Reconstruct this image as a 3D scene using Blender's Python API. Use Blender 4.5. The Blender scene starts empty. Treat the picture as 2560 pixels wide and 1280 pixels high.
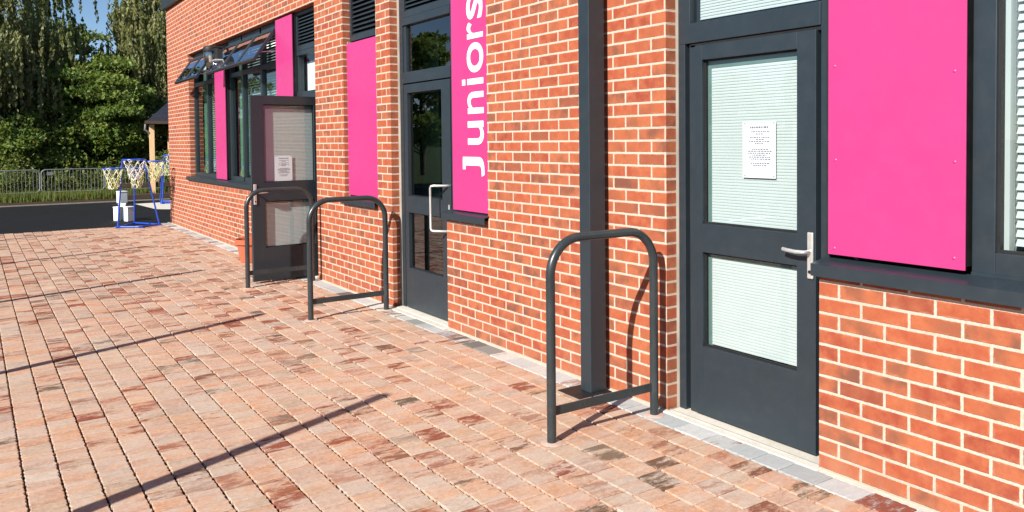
import bpy, bmesh, math, random
import numpy as np
from mathutils import Vector, Matrix
random.seed(7); rng = np.random.default_rng(7)
S = bpy.context.scene; COL = S.collection
R = math.radians

# ------------------------------------------------------------------ camera
cam_d = bpy.data.cameras.new("camera"); cam = bpy.data.objects.new("camera", cam_d); COL.objects.link(cam)
S.camera = cam
cr = Vector((0.55989276, 0.82850106, -0.01030018)); cu = Vector((-0.01917656, 0.02538534, 0.99949379)); cf = Vector((-0.82834314, 0.55941182, -0.03010087))
cam.matrix_world = Matrix(((cr.x, cu.x, -cf.x, 5.93819643), (cr.y, cu.y, -cf.y, -3.33846409), (cr.z, cu.z, -cf.z, 1.58125704), (0, 0, 0, 1)))
cam_d.sensor_width = 36; cam_d.lens = 28.2268; cam_d.shift_y = -(640 - 412.41) / 2560
cam_d.clip_start = 0.05; cam_d.clip_end = 2000

# ------------------------------------------------------------------ light
SUN_EL = R(33.0); SUN_H = Vector((0.367, -0.930)).normalized()
W = bpy.data.worlds.new("World"); S.world = W; W.use_nodes = True
wn = W.node_tree.nodes; wl = W.node_tree.links; wn.clear()
sky = wn.new('ShaderNodeTexSky'); sky.sky_type = 'NISHITA'; sky.sun_disc = False
sky.sun_elevation = SUN_EL; sky.sun_rotation = math.atan2(SUN_H.x, SUN_H.y)
sky.air_density = 0.8; sky.dust_density = 0.1; sky.ozone_density = 3.5
bg = wn.new('ShaderNodeBackground'); bg.inputs[1].default_value = 0.062
wo = wn.new('ShaderNodeOutputWorld'); wl.new(sky.outputs[0], bg.inputs[0]); wl.new(bg.outputs[0], wo.inputs[0])
sd = bpy.data.lights.new("sun", 'SUN'); sd.energy = 4.6; sd.angle = R(0.5); sd.color = (1.0, 0.95, 0.86)
sun = bpy.data.objects.new("sun", sd); COL.objects.link(sun)
sv = Vector((SUN_H.x * math.cos(SUN_EL), SUN_H.y * math.cos(SUN_EL), math.sin(SUN_EL)))
sun.rotation_euler = sv.to_track_quat('Z', 'Y').to_euler(); sun.location = (0, -10, 12)
S.view_settings.view_transform = 'Standard'; S.view_settings.look = 'None'
S.view_settings.gamma = 1; S.view_settings.exposure = 1.0
S.render.engine = 'CYCLES'
S.cycles.max_bounces = 8; S.cycles.transparent_max_bounces = 24

# ------------------------------------------------------------------ node helpers
def newmat(name):
    m = bpy.data.materials.new(name); m.use_nodes = True
    nt = m.node_tree; nt.nodes.clear()
    out = nt.nodes.new('ShaderNodeOutputMaterial')
    return m, nt, out
class NB:
    def __init__(s, nt): s.nt = nt
    def n(s, t, **k):
        nd = s.nt.nodes.new(t)
        for a, b in k.items(): setattr(nd, a, b)
        return nd
    def l(s, a, b): s.nt.links.new(a, b)
    def put(s, sock, v):
        if hasattr(v, 'is_output') or hasattr(v, 'links'): s.l(v, sock)
        else: sock.default_value = v
    def math(s, op, a, b=None, c=None, clamp=False):
        nd = s.n('ShaderNodeMath', operation=op); nd.use_clamp = clamp
        for i, v in enumerate((a, b, c)):
            if v is not None: s.put(nd.inputs[i], v)
        return nd.outputs[0]
    def noise(s, vec, scale, detail=3, rough=.55, dim='3D'):
        nd = s.n('ShaderNodeTexNoise'); nd.noise_dimensions = dim
        if vec is not None: s.l(vec, nd.inputs['Vector'])
        nd.inputs['Scale'].default_value = scale; nd.inputs['Detail'].default_value = detail; nd.inputs['Roughness'].default_value = rough
        return nd
    def ramp(s, fac, stops, interp='LINEAR'):
        nd = s.n('ShaderNodeValToRGB'); nd.color_ramp.interpolation = interp
        el = nd.color_ramp.elements
        while len(el) > 1: el.remove(el[-1])
        el[0].position = stops[0][0]; el[0].color = (*stops[0][1], 1)
        for p, c in stops[1:]:
            e = el.new(p); e.color = (*c, 1)
        s.l(fac, nd.inputs[0]); return nd.outputs[0]
    def mix(s, fac, a, b, mode='MIX'):
        nd = s.n('ShaderNodeMix', data_type='RGBA', blend_type=mode)
        s.put(nd.inputs[0], fac)
        for i, v in ((6, a), (7, b)):
            if isinstance(v, tuple): nd.inputs[i].default_value = (*v, 1)
            else: s.l(v, nd.inputs[i])
        return nd.outputs[2]
    def mapr(s, v, a, b, c=0., d=1., smooth=False):
        nd = s.n('ShaderNodeMapRange'); nd.clamp = True
        if smooth: nd.interpolation_type = 'SMOOTHSTEP'
        s.l(v, nd.inputs[0])
        for i, x in enumerate((a, b, c, d)): nd.inputs[i + 1].default_value = x
        return nd.outputs[0]
    def bsdf(s, out, col, rough=.5, metal=0., spec=.5, bump=None, bstr=.3, bdist=.01, coat=0.):
        b = s.n('ShaderNodeBsdfPrincipled')
        if isinstance(col, tuple): b.inputs['Base Color'].default_value = (*col, 1)
        else: s.l(col, b.inputs['Base Color'])
        s.put(b.inputs['Roughness'], rough); b.inputs['Metallic'].default_value = metal
        b.inputs['Specular IOR Level'].default_value = spec; b.inputs['Coat Weight'].default_value = coat
        if bump is not None:
            bp = s.n('ShaderNodeBump'); bp.inputs['Strength'].default_value = bstr; bp.inputs['Distance'].default_value = bdist
            s.l(bump, bp.inputs['Height']); s.l(bp.outputs[0], b.inputs['Normal'])
        if out: s.l(b.outputs[0], out.inputs[0])
        return b

def paint(name, col, rough=.4, metal=0., var=.12, bscale=900, bstr=.04, spec=.5, dirt=.0, dirtcol=(.25, .22, .18)):
    m, nt, out = newmat(name); B = NB(nt)
    tc = B.n('ShaderNodeTexCoord').outputs['Object']
    n1 = B.noise(tc, 3.0, 5).outputs[0]; n2 = B.noise(tc, bscale, 2).outputs[0]
    c = B.mix(B.mapr(n1, .3, .7), tuple(x * (1 - var) for x in col), tuple(min(1, x * (1 + var)) for x in col))
    if dirt:
        n3 = B.noise(tc, 9., 8, .7).outputs[0]
        c = B.mix(B.math('MULTIPLY', B.mapr(n3, .5, .8), dirt), c, dirtcol)
    rr = B.mapr(B.noise(tc, 14, 4).outputs[0], .3, .7, rough * .85, rough * 1.2)
    B.bsdf(out, c, rr, metal, spec, n2, bstr, .001)
    return m

# brick : UV in metres, u along the course, v up
def brick_mat():
    m, nt, out = newmat("brick"); B = NB(nt)
    uv = B.n('ShaderNodeTexCoord').outputs['UV']; obj = B.n('ShaderNodeTexCoord').outputs['Object']
    sx = B.n('ShaderNodeSeparateXYZ'); B.l(uv, sx.inputs[0]); u, v = sx.outputs[0], sx.outputs[1]
    wob = B.noise(obj, 60, 2).outputs[0]; wob2 = B.noise(obj, 9, 2).outputs[0]
    wv = B.math('MULTIPLY_ADD', wob, .0035, B.math('MULTIPLY_ADD', wob2, .004, -.00375))
    u = B.math('ADD', u, wv); v2 = B.math('ADD', v, wv)
    row = B.math('FLOOR', B.math('DIVIDE', v2, .075))
    odd = B.math('MODULO', B.math('ADD', row, 1000), 2)
    us = B.math('MULTIPLY_ADD', odd, .1125, u); us = B.math('ADD', us, 225.)
    cu_ = B.math('DIVIDE', us, .225); ci = B.math('FLOOR', cu_)
    fu = B.math('MULTIPLY', B.math('FRACT', cu_), .225); fv = B.math('SUBTRACT', v2, B.math('MULTIPLY', row, .075))
    du = B.math('MINIMUM', fu, B.math('SUBTRACT', .225, fu)); dv = B.math('MINIMUM', fv, B.math('SUBTRACT', .075, fv))
    d = B.math('MINIMUM', du, dv)
    # ragged arris
    rag = B.noise(obj, 170, 3, .7).outputs[0]
    d2 = B.math('MULTIPLY_ADD', B.math('SUBTRACT', rag, .5), .0045, d)
    mort = B.mapr(d2, .0056, .0080, 1, 0, True)
    cid = B.n('ShaderNodeCombineXYZ'); B.l(ci, cid.inputs[0]); B.l(row, cid.inputs[1])
    wnz = B.n('ShaderNodeTexWhiteNoise'); wnz.noise_dimensions = '2D'; B.l(cid.outputs[0], wnz.inputs['Vector'])
    h = wnz.outputs['Value']
    sc = B.n('ShaderNodeSeparateColor'); B.l(wnz.outputs['Color'], sc.inputs[0]); h2, h3 = sc.outputs[0], sc.outputs[1]
    base = B.ramp(h, [(0, (.245, .050, .027)), (.25, (.32, .070, .032)), (.5, (.35, .090, .038)), (.75, (.385, .118, .050)), (1, (.29, .084, .045))])
    # within-brick mottling
    off = B.n('ShaderNodeVectorMath', operation='MULTIPLY_ADD'); B.l(wnz.outputs['Color'], off.inputs[0]); off.inputs[1].default_value = (9, 9, 9); B.l(obj, off.inputs[2])
    mo = B.noise(off.outputs[0], 14, 4, .6).outputs[0]
    base = B.mix(B.mapr(mo, .38, .72, 0, .85), base, (.42, .135, .060))
    # fired dark smudges on some bricks
    sm = B.mapr(B.noise(off.outputs[0], 7.5, 3, .5).outputs[0], .42, .66, 0, 1, True)
    isd = B.mapr(h2, .36, .88, 0, .85)
    base = B.mix(B.math('MULTIPLY', sm, isd), base, (.125, .062, .042))
    wholly = B.mapr(h3, .93, .97, 0, .40)
    base = B.mix(wholly, base, (.13, .050, .036))
    fine = B.noise(obj, 260, 4, .7).outputs[0]
    base = B.mix(B.mapr(fine, .35, .7, 0, .42), base, (.19, .042, .022))
    med = B.noise(obj, 55, 5, .7).outputs[0]
    base = B.mix(B.mapr(med, .5, .75, 0, .45), base, (.22, .045, .030))
    spk = B.mapr(B.noise(obj, 120, 2, .5).outputs[0], .72, .78, 0, .7)
    base = B.mix(spk, base, (.62, .42, .30))
    # lime bloom near joints
    bloom = B.math('MULTIPLY', B.mapr(d, .006, .016, 1, 0), B.mapr(B.noise(obj, 16, 4).outputs[0], .5, .8, 0, .55))
    base = B.mix(bloom, base, (.60, .38, .27))
    base = B.mix(B.math('MULTIPLY', B.mapr(v, .0, .22, 1, 0), B.mapr(B.noise(obj, 5, 5, .7).outputs[0], .4, .7, 0, .55)), base, (.30, .17, .11))
    mcol = B.ramp(B.noise(obj, 90, 5, .7).outputs[0], [(.25, (.35, .25, .19)), (.5, (.51, .385, .31)), (.8, (.60, .48, .40))])
    mcol = B.mix(B.mapr(B.noise(obj, 2.2, 4, .6).outputs[0], .50, .75, 0, .40), mcol, (.30, .215, .16))
    mcol = B.mix(B.math('MULTIPLY', B.mapr(v, .0, .14, 1, 0), .35), mcol, (.24, .17, .11))
    col = B.mix(mort, base, mcol)
    hgt = B.math('SUBTRACT', B.math('MULTIPLY_ADD', fine, .22, B.math('MULTIPLY', mo, .25)), B.math('MULTIPLY', mort, .75))
    B.bsdf(out, col, .88, 0, .25, hgt, .7, .006)
    return m

def glass_mat(name, tint, f0=.10, rough=.004):
    m, nt, out = newmat(name); B = NB(nt)
    lw = B.n('ShaderNodeLayerWeight'); lw.inputs[0].default_value = .5
    f = B.math('MULTIPLY_ADD', B.math('POWER', lw.outputs['Facing'], 5.), 1 - f0, f0, clamp=True)
    tr = B.n('ShaderNodeBsdfTransparent'); tr.inputs[0].default_value = (*tint, 1)
    gl = B.n('ShaderNodeBsdfGlossy'); gl.inputs['Roughness'].default_value = rough; gl.inputs[0].default_value = (.92, .95, 1, 1)
    tc = B.n('ShaderNodeTexCoord').outputs['Object']
    bp = B.n('ShaderNodeBump'); bp.inputs['Strength'].default_value = .05; bp.inputs['Distance'].default_value = .02
    B.l(B.noise(tc, 1.6, 1).outputs[0], bp.inputs['Height']); B.l(bp.outputs[0], gl.inputs['Normal'])
    mx = B.n('ShaderNodeMixShader'); B.l(f, mx.inputs[0]); B.l(tr.outputs[0], mx.inputs[1]); B.l(gl.outputs[0], mx.inputs[2])
    B.l(mx.outputs[0], out.inputs[0]); return m

def paver_mat(grey=False):
    m, nt, out = newmat("grey_block_paving" if grey else "block_paving"); B = NB(nt)
    at = B.n('ShaderNodeAttribute', attribute_name='pcol'); rn = B.n('ShaderNodeAttribute', attribute_name='prnd')
    obj = B.n('ShaderNodeTexCoord').outputs['Object']
    rs = B.n('ShaderNodeSeparateColor'); B.l(rn.outputs['Color'], rs.inputs[0]); r1, r2, r3 = rs.outputs
    off = B.n('ShaderNodeVectorMath', operation='MULTIPLY_ADD'); B.l(rn.outputs['Color'], off.inputs[0]); off.inputs[1].default_value = (13, 13, 13); B.l(obj, off.inputs[2])
    st = B.n('ShaderNodeMapping'); st.inputs['Scale'].default_value = (2.6, .8, 1); B.l(off.outputs[0], st.inputs[0])
    stk = B.noise(st.outputs[0], 16, 7, .72).outputs[0]
    c = B.mix(B.mapr(stk, .36, .64, 0, .6), at.outputs['Color'], (.27, .170, .125))
    c = B.mix(B.mapr(B.noise(st.outputs[0], 4.2, 3, .6).outputs[0], .42, .60, 0, .65), c, (.47, .385, .32))
    c = B.mix(B.mapr(B.noise(st.outputs[0], 5.6, 3, .6).outputs[1], .52, .66, 0, .55), c, (.50, .235, .135)) if False else c
    c = B.mix(B.mapr(B.noise(st.outputs[0], 5.1, 3, .55).outputs[0], .53, .66, 0, .55), c, (.53, .27, .145))
    mot = B.noise(off.outputs[0], 48, 5, .75).outputs[0]
    c = B.mix(B.mapr(mot, .46, .66, 0, .5), c, (.58, .455, .355))
    c = B.mix(B.mapr(B.noise(off.outputs[0], 70, 4, .75).outputs[0], .54, .70, 0, .45), c, (.25, .135, .090))
    if grey:
        c = B.mix(B.mapr(stk, .35, .65, 0, .6), at.outputs['Color'], B.mix(.5, at.outputs['Color'], (.22, .22, .215)))
    # rusty or smoky patches on chosen blocks
    pm = B.mapr(B.math('ADD', B.noise(st.outputs[0], 6.5, 8, .78).outputs[0], B.math('MULTIPLY', r2, .14)), .53, .66, 0, 1, True)
    am = B.mapr(r1, .58, .84, 0, .95)
    pc = B.mix(B.mapr(r3, .60, .85), (.20, .040, .016), (.085, .055, .034))
    c = B.mix(B.math('MULTIPLY', pm, am), c, pc)
    # ground-wide damp stains
    gs = B.mapr(B.noise(obj, 1.1, 4, .6).outputs[0], .52, .75, 0, .22)
    c = B.mix(gs, c, (.24, .14, .09) if not grey else (.30, .29, .27))
    fine = B.noise(obj, 300, 4, .7).outputs[0]
    c = B.mix(B.mapr(fine, .35, .72, 0, .18), c, (.20, .11, .075))
    h = B.math('MULTIPLY_ADD', stk, .5, B.math('MULTIPLY_ADD', fine, .25, B.math('MULTIPLY', mot, .35)))
    B.bsdf(out, c, .85, 0, .25, h, .75, .005)
    return m

def leaf_mat(name, ca, cb, cc, trans=.35):
    m, nt, out = newmat(name); B = NB(nt)
    at = B.n('ShaderNodeAttribute', attribute_name='lcol')
    sp = B.n('ShaderNodeSeparateColor'); B.l(at.outputs['Color'], sp.inputs[0])
    c = B.ramp(sp.outputs[0], [(0, ca), (.45, cb), (.8, cc), (1, cc)])
    c = B.mix(B.mapr(sp.outputs[1], .93, .97, 0, .8), c, (.24, .16, .03))
    d = B.n('ShaderNodeBsdfPrincipled'); B.l(c, d.inputs['Base Color']); d.inputs['Roughness'].default_value = .5; d.inputs['Specular IOR Level'].default_value = .3
    t = B.n('ShaderNodeBsdfTranslucent'); B.l(B.mix(.5, c, (.20, .24, .02)), t.inputs[0])
    mx = B.n('ShaderNodeMixShader'); mx.inputs[0].default_value = trans; B.l(d.outputs[0], mx.inputs[1]); B.l(t.outputs[0], mx.inputs[2])
    B.l(mx.outputs[0], out.inputs[0]); return m

def noisy(name, stops, scale, rough=.9, detail=6, bstr=.4, bdist=.01, spec=.2, bscale=None, stretch=None):
    m, nt, out = newmat(name); B = NB(nt)
    tc = B.n('ShaderNodeTexCoord').outputs['Object']
    if stretch:
        mp = B.n('ShaderNodeMapping'); mp.inputs['Scale'].default_value = stretch; B.l(tc, mp.inputs[0]); tc = mp.outputs[0]
    n = B.noise(tc, scale, detail, .6).outputs[0]
    n2 = B.noise(tc, bscale or scale * 8, 5, .65).outputs[0]
    c = B.ramp(B.math('MULTIPLY_ADD', n2, .35, B.math('MULTIPLY', n, .65)), stops)
    B.bsdf(out, c, rough, 0, spec, n2, bstr, bdist); return m

M = {}
M['brick'] = brick_mat()
M['paver'] = paver_mat(); M['gpaver'] = paver_mat(True)
M['grey'] = paint('grey_powder_coat', (.0175, .0265, .0345), .38, var=.07, dirt=.035)
M['darkgrey'] = paint('dark_grey_coat', (.016, .019, .022), .42, var=.15)
M['rackpaint'] = paint('black_tube_paint', (.022, .029, .033), .3, var=.2, dirt=.1)
M['black'] = paint('black_seal', (.006, .006, .007), .6)
M['pink'] = paint('pink_panel', (.425, .034, .160), .36, var=.04, bscale=500, bstr=.03)
M['white'] = paint('white_lettering', (.82, .82, .82), .4, var=.03)
M['steel'] = paint('brushed_steel', (.70, .69, .67), .42, .75, var=.08)
M['galv'] = paint('galvanised_steel', (.30, .32, .32), .45, .6, var=.2)
M['blue'] = paint('blue_tube_paint', (.012, .060, .42), .35, var=.15)
M['mastic'] = paint('grey_mastic', (.26, .235, .20), .8, var=.3)
M['blind'] = paint('white_blind', (.44, .475, .475), .55, var=.03)
M['blindg'] = paint('pale_blind', (.66, .74, .70), .6, var=.04)
M['paper'] = paint('white_paper', (.50, .53, .56), .7, var=.02)
M['ink'] = paint('grey_ink', (.10, .11, .14), .8)
M['cord'] = paint('blind_cord', (.25, .27, .24), .8)
M['room'] = paint('plaster', (.17, .19, .18), .9)
M['spacer'] = paint('glass_spacer', (.10, .16, .15), .6)
M['curtain'] = paint('green_curtain', (.24, .40, .33), .9)
M['terra'] = paint('terracotta', (.42, .10, .045), .75, var=.2, dirt=.2)
M['soil'] = noisy('soil', [(.3, (.018, .011, .007)), (.7, (.07, .045, .028))], 12)
M['glass'] = glass_mat('window_glass', (.88, .93, .925), .075)
M['glassd'] = glass_mat('tinted_glass', (.52, .66, .60), .16)
M['glassc'] = glass_mat('clear_lamp_glass', (.66, .62, .58), .24, .08)
M['glasss'] = glass_mat('sash_glass', (.20, .24, .26), .45)
M['concrete'] = noisy('concrete', [(.25, (.42, .39, .34)), (.75, (.66, .62, .55))], 6, bstr=.2, bdist=.004)
M['kerbstone'] = noisy('kerbstone', [(.25, (.16, .145, .13)), (.75, (.30, .27, .24))], 6)
M['mortar'] = noisy('mortar', [(.25, (.36, .24, .19)), (.75, (.55, .42, .36))], 14)
M['bed'] = noisy('joint_sand', [(.3, (.030, .020, .014)), (.7, (.09, .06, .045))], 20)
M['asphalt'] = noisy('asphalt', [(.3, (.0045, .0048, .0058)), (.55, (.0080, .0085, .0098)), (.8, (.017, .018, .019))], 1.2, rough=.85, bstr=.5, bdist=.006, bscale=120)
M['earth'] = noisy('bare_earth', [(.3, (.022, .014, .008)), (.6, (.060, .035, .020)), (.8, (.09, .065, .035))], 3, bstr=.8, bdist=.03)
M['grassg'] = noisy('grass_ground', [(.3, (.020, .030, .008)), (.6, (.045, .070, .018)), (.8, (.09, .10, .03))], 3, bstr=.8, bdist=.04)
M['timber'] = noisy('pale_timber', [(.3, (.62, .38, .20)), (.7, (.80, .56, .33))], 4, rough=.7, stretch=(6, 6, .6))
M['oldtimber'] = noisy('old_timber', [(.3, (.045, .030, .022)), (.7, (.10, .07, .05))], 6, rough=.8, stretch=(6, .5, 6))
M['slate'] = noisy('roof_felt', [(.3, (.010, .012, .020)), (.7, (.025, .028, .042))], 12, rough=.7)
M['bark'] = noisy('bark', [(.3, (.03, .024, .018)), (.7, (.12, .10, .08))], 6, stretch=(1, 1, .3), bstr=.9, bdist=.03)
M['netw'] = paint('white_net', (.70, .70, .66), .8, var=.1)
M['nety'] = paint('yellow_net', (.66, .68, .20), .8, var=.1)
M['whitebox'] = paint('white_plastic', (.80, .81, .80), .5, var=.03)
M['birch'] = leaf_mat('birch_leaf', (.15, .17, .075), (.23, .25, .11), (.34, .33, .15), .5)
M['broad'] = leaf_mat('broad_leaf', (.075, .135, .030), (.15, .23, .050), (.25, .32, .08), .48)
M['darkleaf'] = leaf_mat('dark_leaf', (.09, .13, .045), (.15, .20, .065), (.23, .27, .10), .48)
M['weed'] = leaf_mat('weed_leaf', (.055, .090, .020), (.110, .155, .035), (.20, .22, .06), .4)

# ------------------------------------------------------------------ mesh helpers
class MB:
    def __init__(s): s.v = []; s.f = []
    def box(s, x0, x1, y0, y1, z0, z1, M4=None):
        P = [(x0, y0, z0), (x1, y0, z0), (x1, y1, z0), (x0, y1, z0), (x0, y0, z1), (x1, y0, z1), (x1, y1, z1), (x0, y1, z1)]
        if M4 is not None: P = [tuple(M4 @ Vector(p)) for p in P]
        b = len(s.v); s.v += P
        for f in ((0, 3, 2, 1), (4, 5, 6, 7), (0, 1, 5, 4), (1, 2, 6, 5), (2, 3, 7, 6), (3, 0, 4, 7)): s.f.append(tuple(b + i for i in f))
        return s
    def tube(s, pts, r, n=12, cap=True, r1=None, close=False):
        pts = [Vector(p) for p in pts]; N = len(pts); b0 = len(s.v)
        prev = None
        for i, p in enumerate(pts):
            if close: t = pts[(i + 1) % N] - pts[i - 1]
            elif i == 0: t = pts[1] - p
            elif i == N - 1: t = p - pts[i - 1]
            else: t = pts[i + 1] - pts[i - 1]
            t.normalize()
            if prev is None:
                a = Vector((0, 0, 1)) if abs(t.z) < .9 else Vector((1, 0, 0)); u = t.cross(a).normalized()
            else:
                u = (prev - t * prev.dot(t)).normalized()
            prev = u; w = t.cross(u)
            rr = r if r1 is None else r + (r1 - r) * i / (N - 1)
            for k in range(n):
                a = 2 * math.pi * k / n; s.v.append(tuple(p + (u * math.cos(a) + w * math.sin(a)) * rr))
        for i in range(N if close else N - 1):
            for k in range(n):
                a = b0 + i * n + k; c = b0 + i * n + (k + 1) % n; j = ((i + 1) % N)
                d = b0 + j * n + (k + 1) % n; e = b0 + j * n + k
                s.f.append((a, c, d, e))
        if cap and not close:
            s.f.append(tuple(b0 + k for k in reversed(range(n)))); s.f.append(tuple(b0 + (N - 1) * n + k for k in range(n)))
        return s
    def lathe(s, prof, n=32, c=(0, 0, 0)):
        b = len(s.v)
        for r, z in prof:
            for k in range(n):
                a = 2 * math.pi * k / n; s.v.append((c[0] + r * math.cos(a), c[1] + r * math.sin(a), c[2] + z))
        for i in range(len(prof) - 1):
            for k in range(n):
                s.f.append((b + i * n + k, b + i * n + (k + 1) % n, b + (i + 1) * n + (k + 1) % n, b + (i + 1) * n + k))
        return s
    def poly(s, pts):
        b = len(s.v); s.v += [tuple(p) for p in pts]; s.f.append(tuple(range(b, b + len(pts)))); return s
    def build(s, name, mat, parent=None, smooth=False, bevel=0, seg=2, loc=None, rotz=0):
        me = bpy.data.meshes.new(name); me.from_pydata(s.v, [], s.f); me.update()
        me.materials.append(M[mat] if isinstance(mat, str) else mat)
        if smooth:
            me.polygons.foreach_set('use_smooth', [True] * len(me.polygons))
            try: me.set_sharp_from_angle(angle=R(40))
            except Exception: pass
        o = bpy.data.objects.new(name, me); COL.objects.link(o)
        if parent is not None: o.parent = parent
        if loc: o.location = loc
        o.rotation_euler.z = rotz
        if bevel:
            md = o.modifiers.new('bevel', 'BEVEL'); md.width = bevel; md.segments = seg; md.limit_method = 'ANGLE'; md.angle_limit = R(50)
            md.harden_normals = False
        return o
def empty(name, loc=(0, 0, 0), rotz=0):
    o = bpy.data.objects.new(name, None); COL.objects.link(o); o.location = loc; o.rotation_euler.z = rotz; o.empty_display_size = .1; return o
def part_empty(name, parent, loc=(0, 0, 0), rotz=0):
    o = empty(name, loc, rotz); o.parent = parent; return o
def tag(o, label=None, cat=None, group=None, kind=None):
    if label: o['label'] = label
    if cat: o['category'] = cat
    if group: o['group'] = group
    if kind: o['kind'] = kind
    return o
def copy_tree(o, parent=None):
    c = o.copy(); COL.objects.link(c); c.parent = parent
    for ch in list(o.children): copy_tree(ch, c)
    return c
def arc(c, r, a0, a1, n, axis='yz'):
    out = []
    for i in range(n + 1):
        a = R(a0 + (a1 - a0) * i / n)
        if axis == 'yz': out.append((c[0], c[1] + r * math.cos(a), c[2] + r * math.sin(a)))
        elif axis == 'xz': out.append((c[0] + r * math.cos(a), c[1], c[2] + r * math.sin(a)))
        else: out.append((c[0] + r * math.cos(a), c[1] + r * math.sin(a), c[2]))
    return out

# ------------------------------------------------------------------ setting: ground sheets
def sheet(name, x0, x1, y0, y1, z, mat, kind='structure', nx=1, ny=1):
    m = MB(); m.poly([(x0, y0, z), (x1, y0, z), (x1, y1, z), (x0, y1, z)])
    return tag(m.build(name, mat), kind=kind)
sheet('ground', -400, 400, -400, 400, -.030, 'grassg')
sheet('road', -18.86, -11.13, -40, 40, -.016, 'asphalt')
sheet('verge', -21.1, -18.95, -40, 40, -.012, 'earth')
k = MB(); k.box(-18.92, -18.86, -40, 40, -.03, .012); tag(k.build('kerb', 'kerbstone', bevel=.004), kind='structure')
sheet('sand_bed', -11.13, 12, -6.6, 0.02, -.015, 'bed')
sheet('playground', -11.13, 30, -40, -6.6, -.013, 'asphalt')
k = MB()
bx = [(-17.6, .30), (-15.3, .42), (-14.9, .8), (-15.2, 2.6), (-17.9, 2.7)]
k.poly([(x, y, -.008) for x, y in bx]); tag(k.build('path', 'concrete'), kind='structure')

# block paving: every block modelled, ragged arris, slight level differences
PAL = [((.46, .28, .20), 3.2), ((.43, .29, .24), 3.4), ((.49, .265, .165), 1.6), ((.41, .32, .26), 2.6), ((.39, .33, .31), 1.8), ((.45, .245, .18), 1.4), ((.49, .32, .23), 1.6), ((.30, .19, .145), .35), ((.34, .12, .07), .3), ((.47, .43, .40), .6)]
GPAL = [((.47, .48, .48), 3), ((.38, .41, .42), 2.6), ((.54, .53, .50), 1.5), ((.46, .42, .39), .5), ((.09, .09, .085), .7), ((.22, .22, .21), .5)]
def pick(p):
    t = random.random() * sum(w for _, w in p)
    for c, w in p:
        t -= w
        if t <= 0: return c
    return p[0][0]
def paving(name, rows, pal, x0, x1, lens, near=True, dark_far=False):
    V = []; F = []; C = []; Rn = []
    for (ya, yb) in rows:
        x = x1 + random.uniform(0, .1)
        while x > x0:
            L = random.choice(lens)
            xa = max(x - L, x0); xb = x
            x = xa
            if xb - xa < .04: continue
            g = .0036; cxm = (xa + xb) / 2; cym = (ya + yb) / 2
            full = (ya > -3.7 and xb > -11.2)
            step = .021 if (full and xb > -4.5) else (.05 if full else 9)
            pts = []
            def side(ax, ay, bx_, by_, nx, ny):
                Ld = math.hypot(bx_ - ax, by_ - ay); n = max(1, int(round(Ld / step)))
                for i in range(n):
                    t = (i + (random.uniform(-.18, .18) if i else 0)) / n
                    j = (random.uniform(.0025, .0075) if (i % 2 and nx == 0) else random.uniform(-.0008, .0016)) if step < 1 else .001
                    if i == 0: j = .004
                    pts.append((ax + (bx_ - ax) * t - nx * j, ay + (by_ - ay) * t - ny * j))
            xa_, xb_, ya_, yb_ = xa + g * .62, xb - g * .62, ya + g * .75, yb - g * .75
            side(xa_, ya_, xb_, ya_, 0, -1); side(xb_, ya_, xb_, yb_, 1, 0); side(xb_, yb_, xa_, yb_, 0, 1); side(xa_, yb_, xa_, ya_, -1, 0)
            z = random.uniform(-.0016, .0008); tx = random.uniform(-.008, .008); ty = random.uniform(-.008, .008)
            col = pick(pal); s = random.uniform(.90, 1.08); col = tuple(c * s for c in col)
            if pal is PAL: col = (col[0] * 1.10, col[1] * 1.04, col[2] * .93)
            rn = (random.random(), random.random(), random.random())
            if dark_far:
                rn = (min(1., rn[0] + (.20 if cxm < -2.5 else .06 if cxm < .5 else -.04)), rn[1], rn[2])
            n = len(pts); b = len(V)
            bev = .0022
            for px_, py_ in pts: V.append((px_, py_, -.014))
            for px_, py_ in pts: V.append((px_, py_, z + tx * (px_ - cxm) + ty * (py_ - cym) - .0022 - random.random() * .001))
            for px_, py_ in pts:
                dx, dy = cxm - px_, cym - py_
                qx = px_ + math.copysign(min(bev, abs(dx)), dx); qy = py_ + math.copysign(min(bev, abs(dy)), dy)
                V.append((qx, qy, z + tx * (qx - cxm) + ty * (qy - cym)))
            for i in range(n):
                j = (i + 1) % n
                F.append((b + i, b + j, b + n + j, b + n + i)); F.append((b + n + i, b + n + j, b + 2 * n + j, b + 2 * n + i))
            F.append(tuple(b + 2 * n + i for i in range(n)))
            C += [(*col, 1)] * (3 * n); Rn += [(*rn, 1)] * (3 * n)
    me = bpy.data.meshes.new(name); me.from_pydata(V, [], F); me.update()
    a = me.color_attributes.new('pcol', 'FLOAT_COLOR', 'POINT'); a.data.foreach_set('color', np.array(C, dtype=np.float32).ravel())
    a = me.color_attributes.new('prnd', 'FLOAT_COLOR', 'POINT'); a.data.foreach_set('color', np.array(Rn, dtype=np.float32).ravel())
    me.materials.append(M['paver'])
    o = bpy.data.objects.new(name, me); COL.objects.link(o); return tag(o, kind='structure')
P0 = -.192; PP = .1486
rows = [(P0 - (i + 1) * PP, P0 - i * PP) for i in range(43)]
paving('pavement', rows, PAL, -11.12, 8.5, [.112, .112, .149, .149, .149, .178, .205], dark_far=True)
_p = M['paver']; M['paver'] = M['gpaver']
paving('pavement_border', [(P0, -.034)], GPAL, -11.35, 8.5, [.16, .20, .24])
M['paver'] = _p
k = MB(); k.box(-11.5, 9, -.034, .0, -.03, -.004); tag(k.build('wall_joint', 'concrete'), kind='structure')

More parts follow.
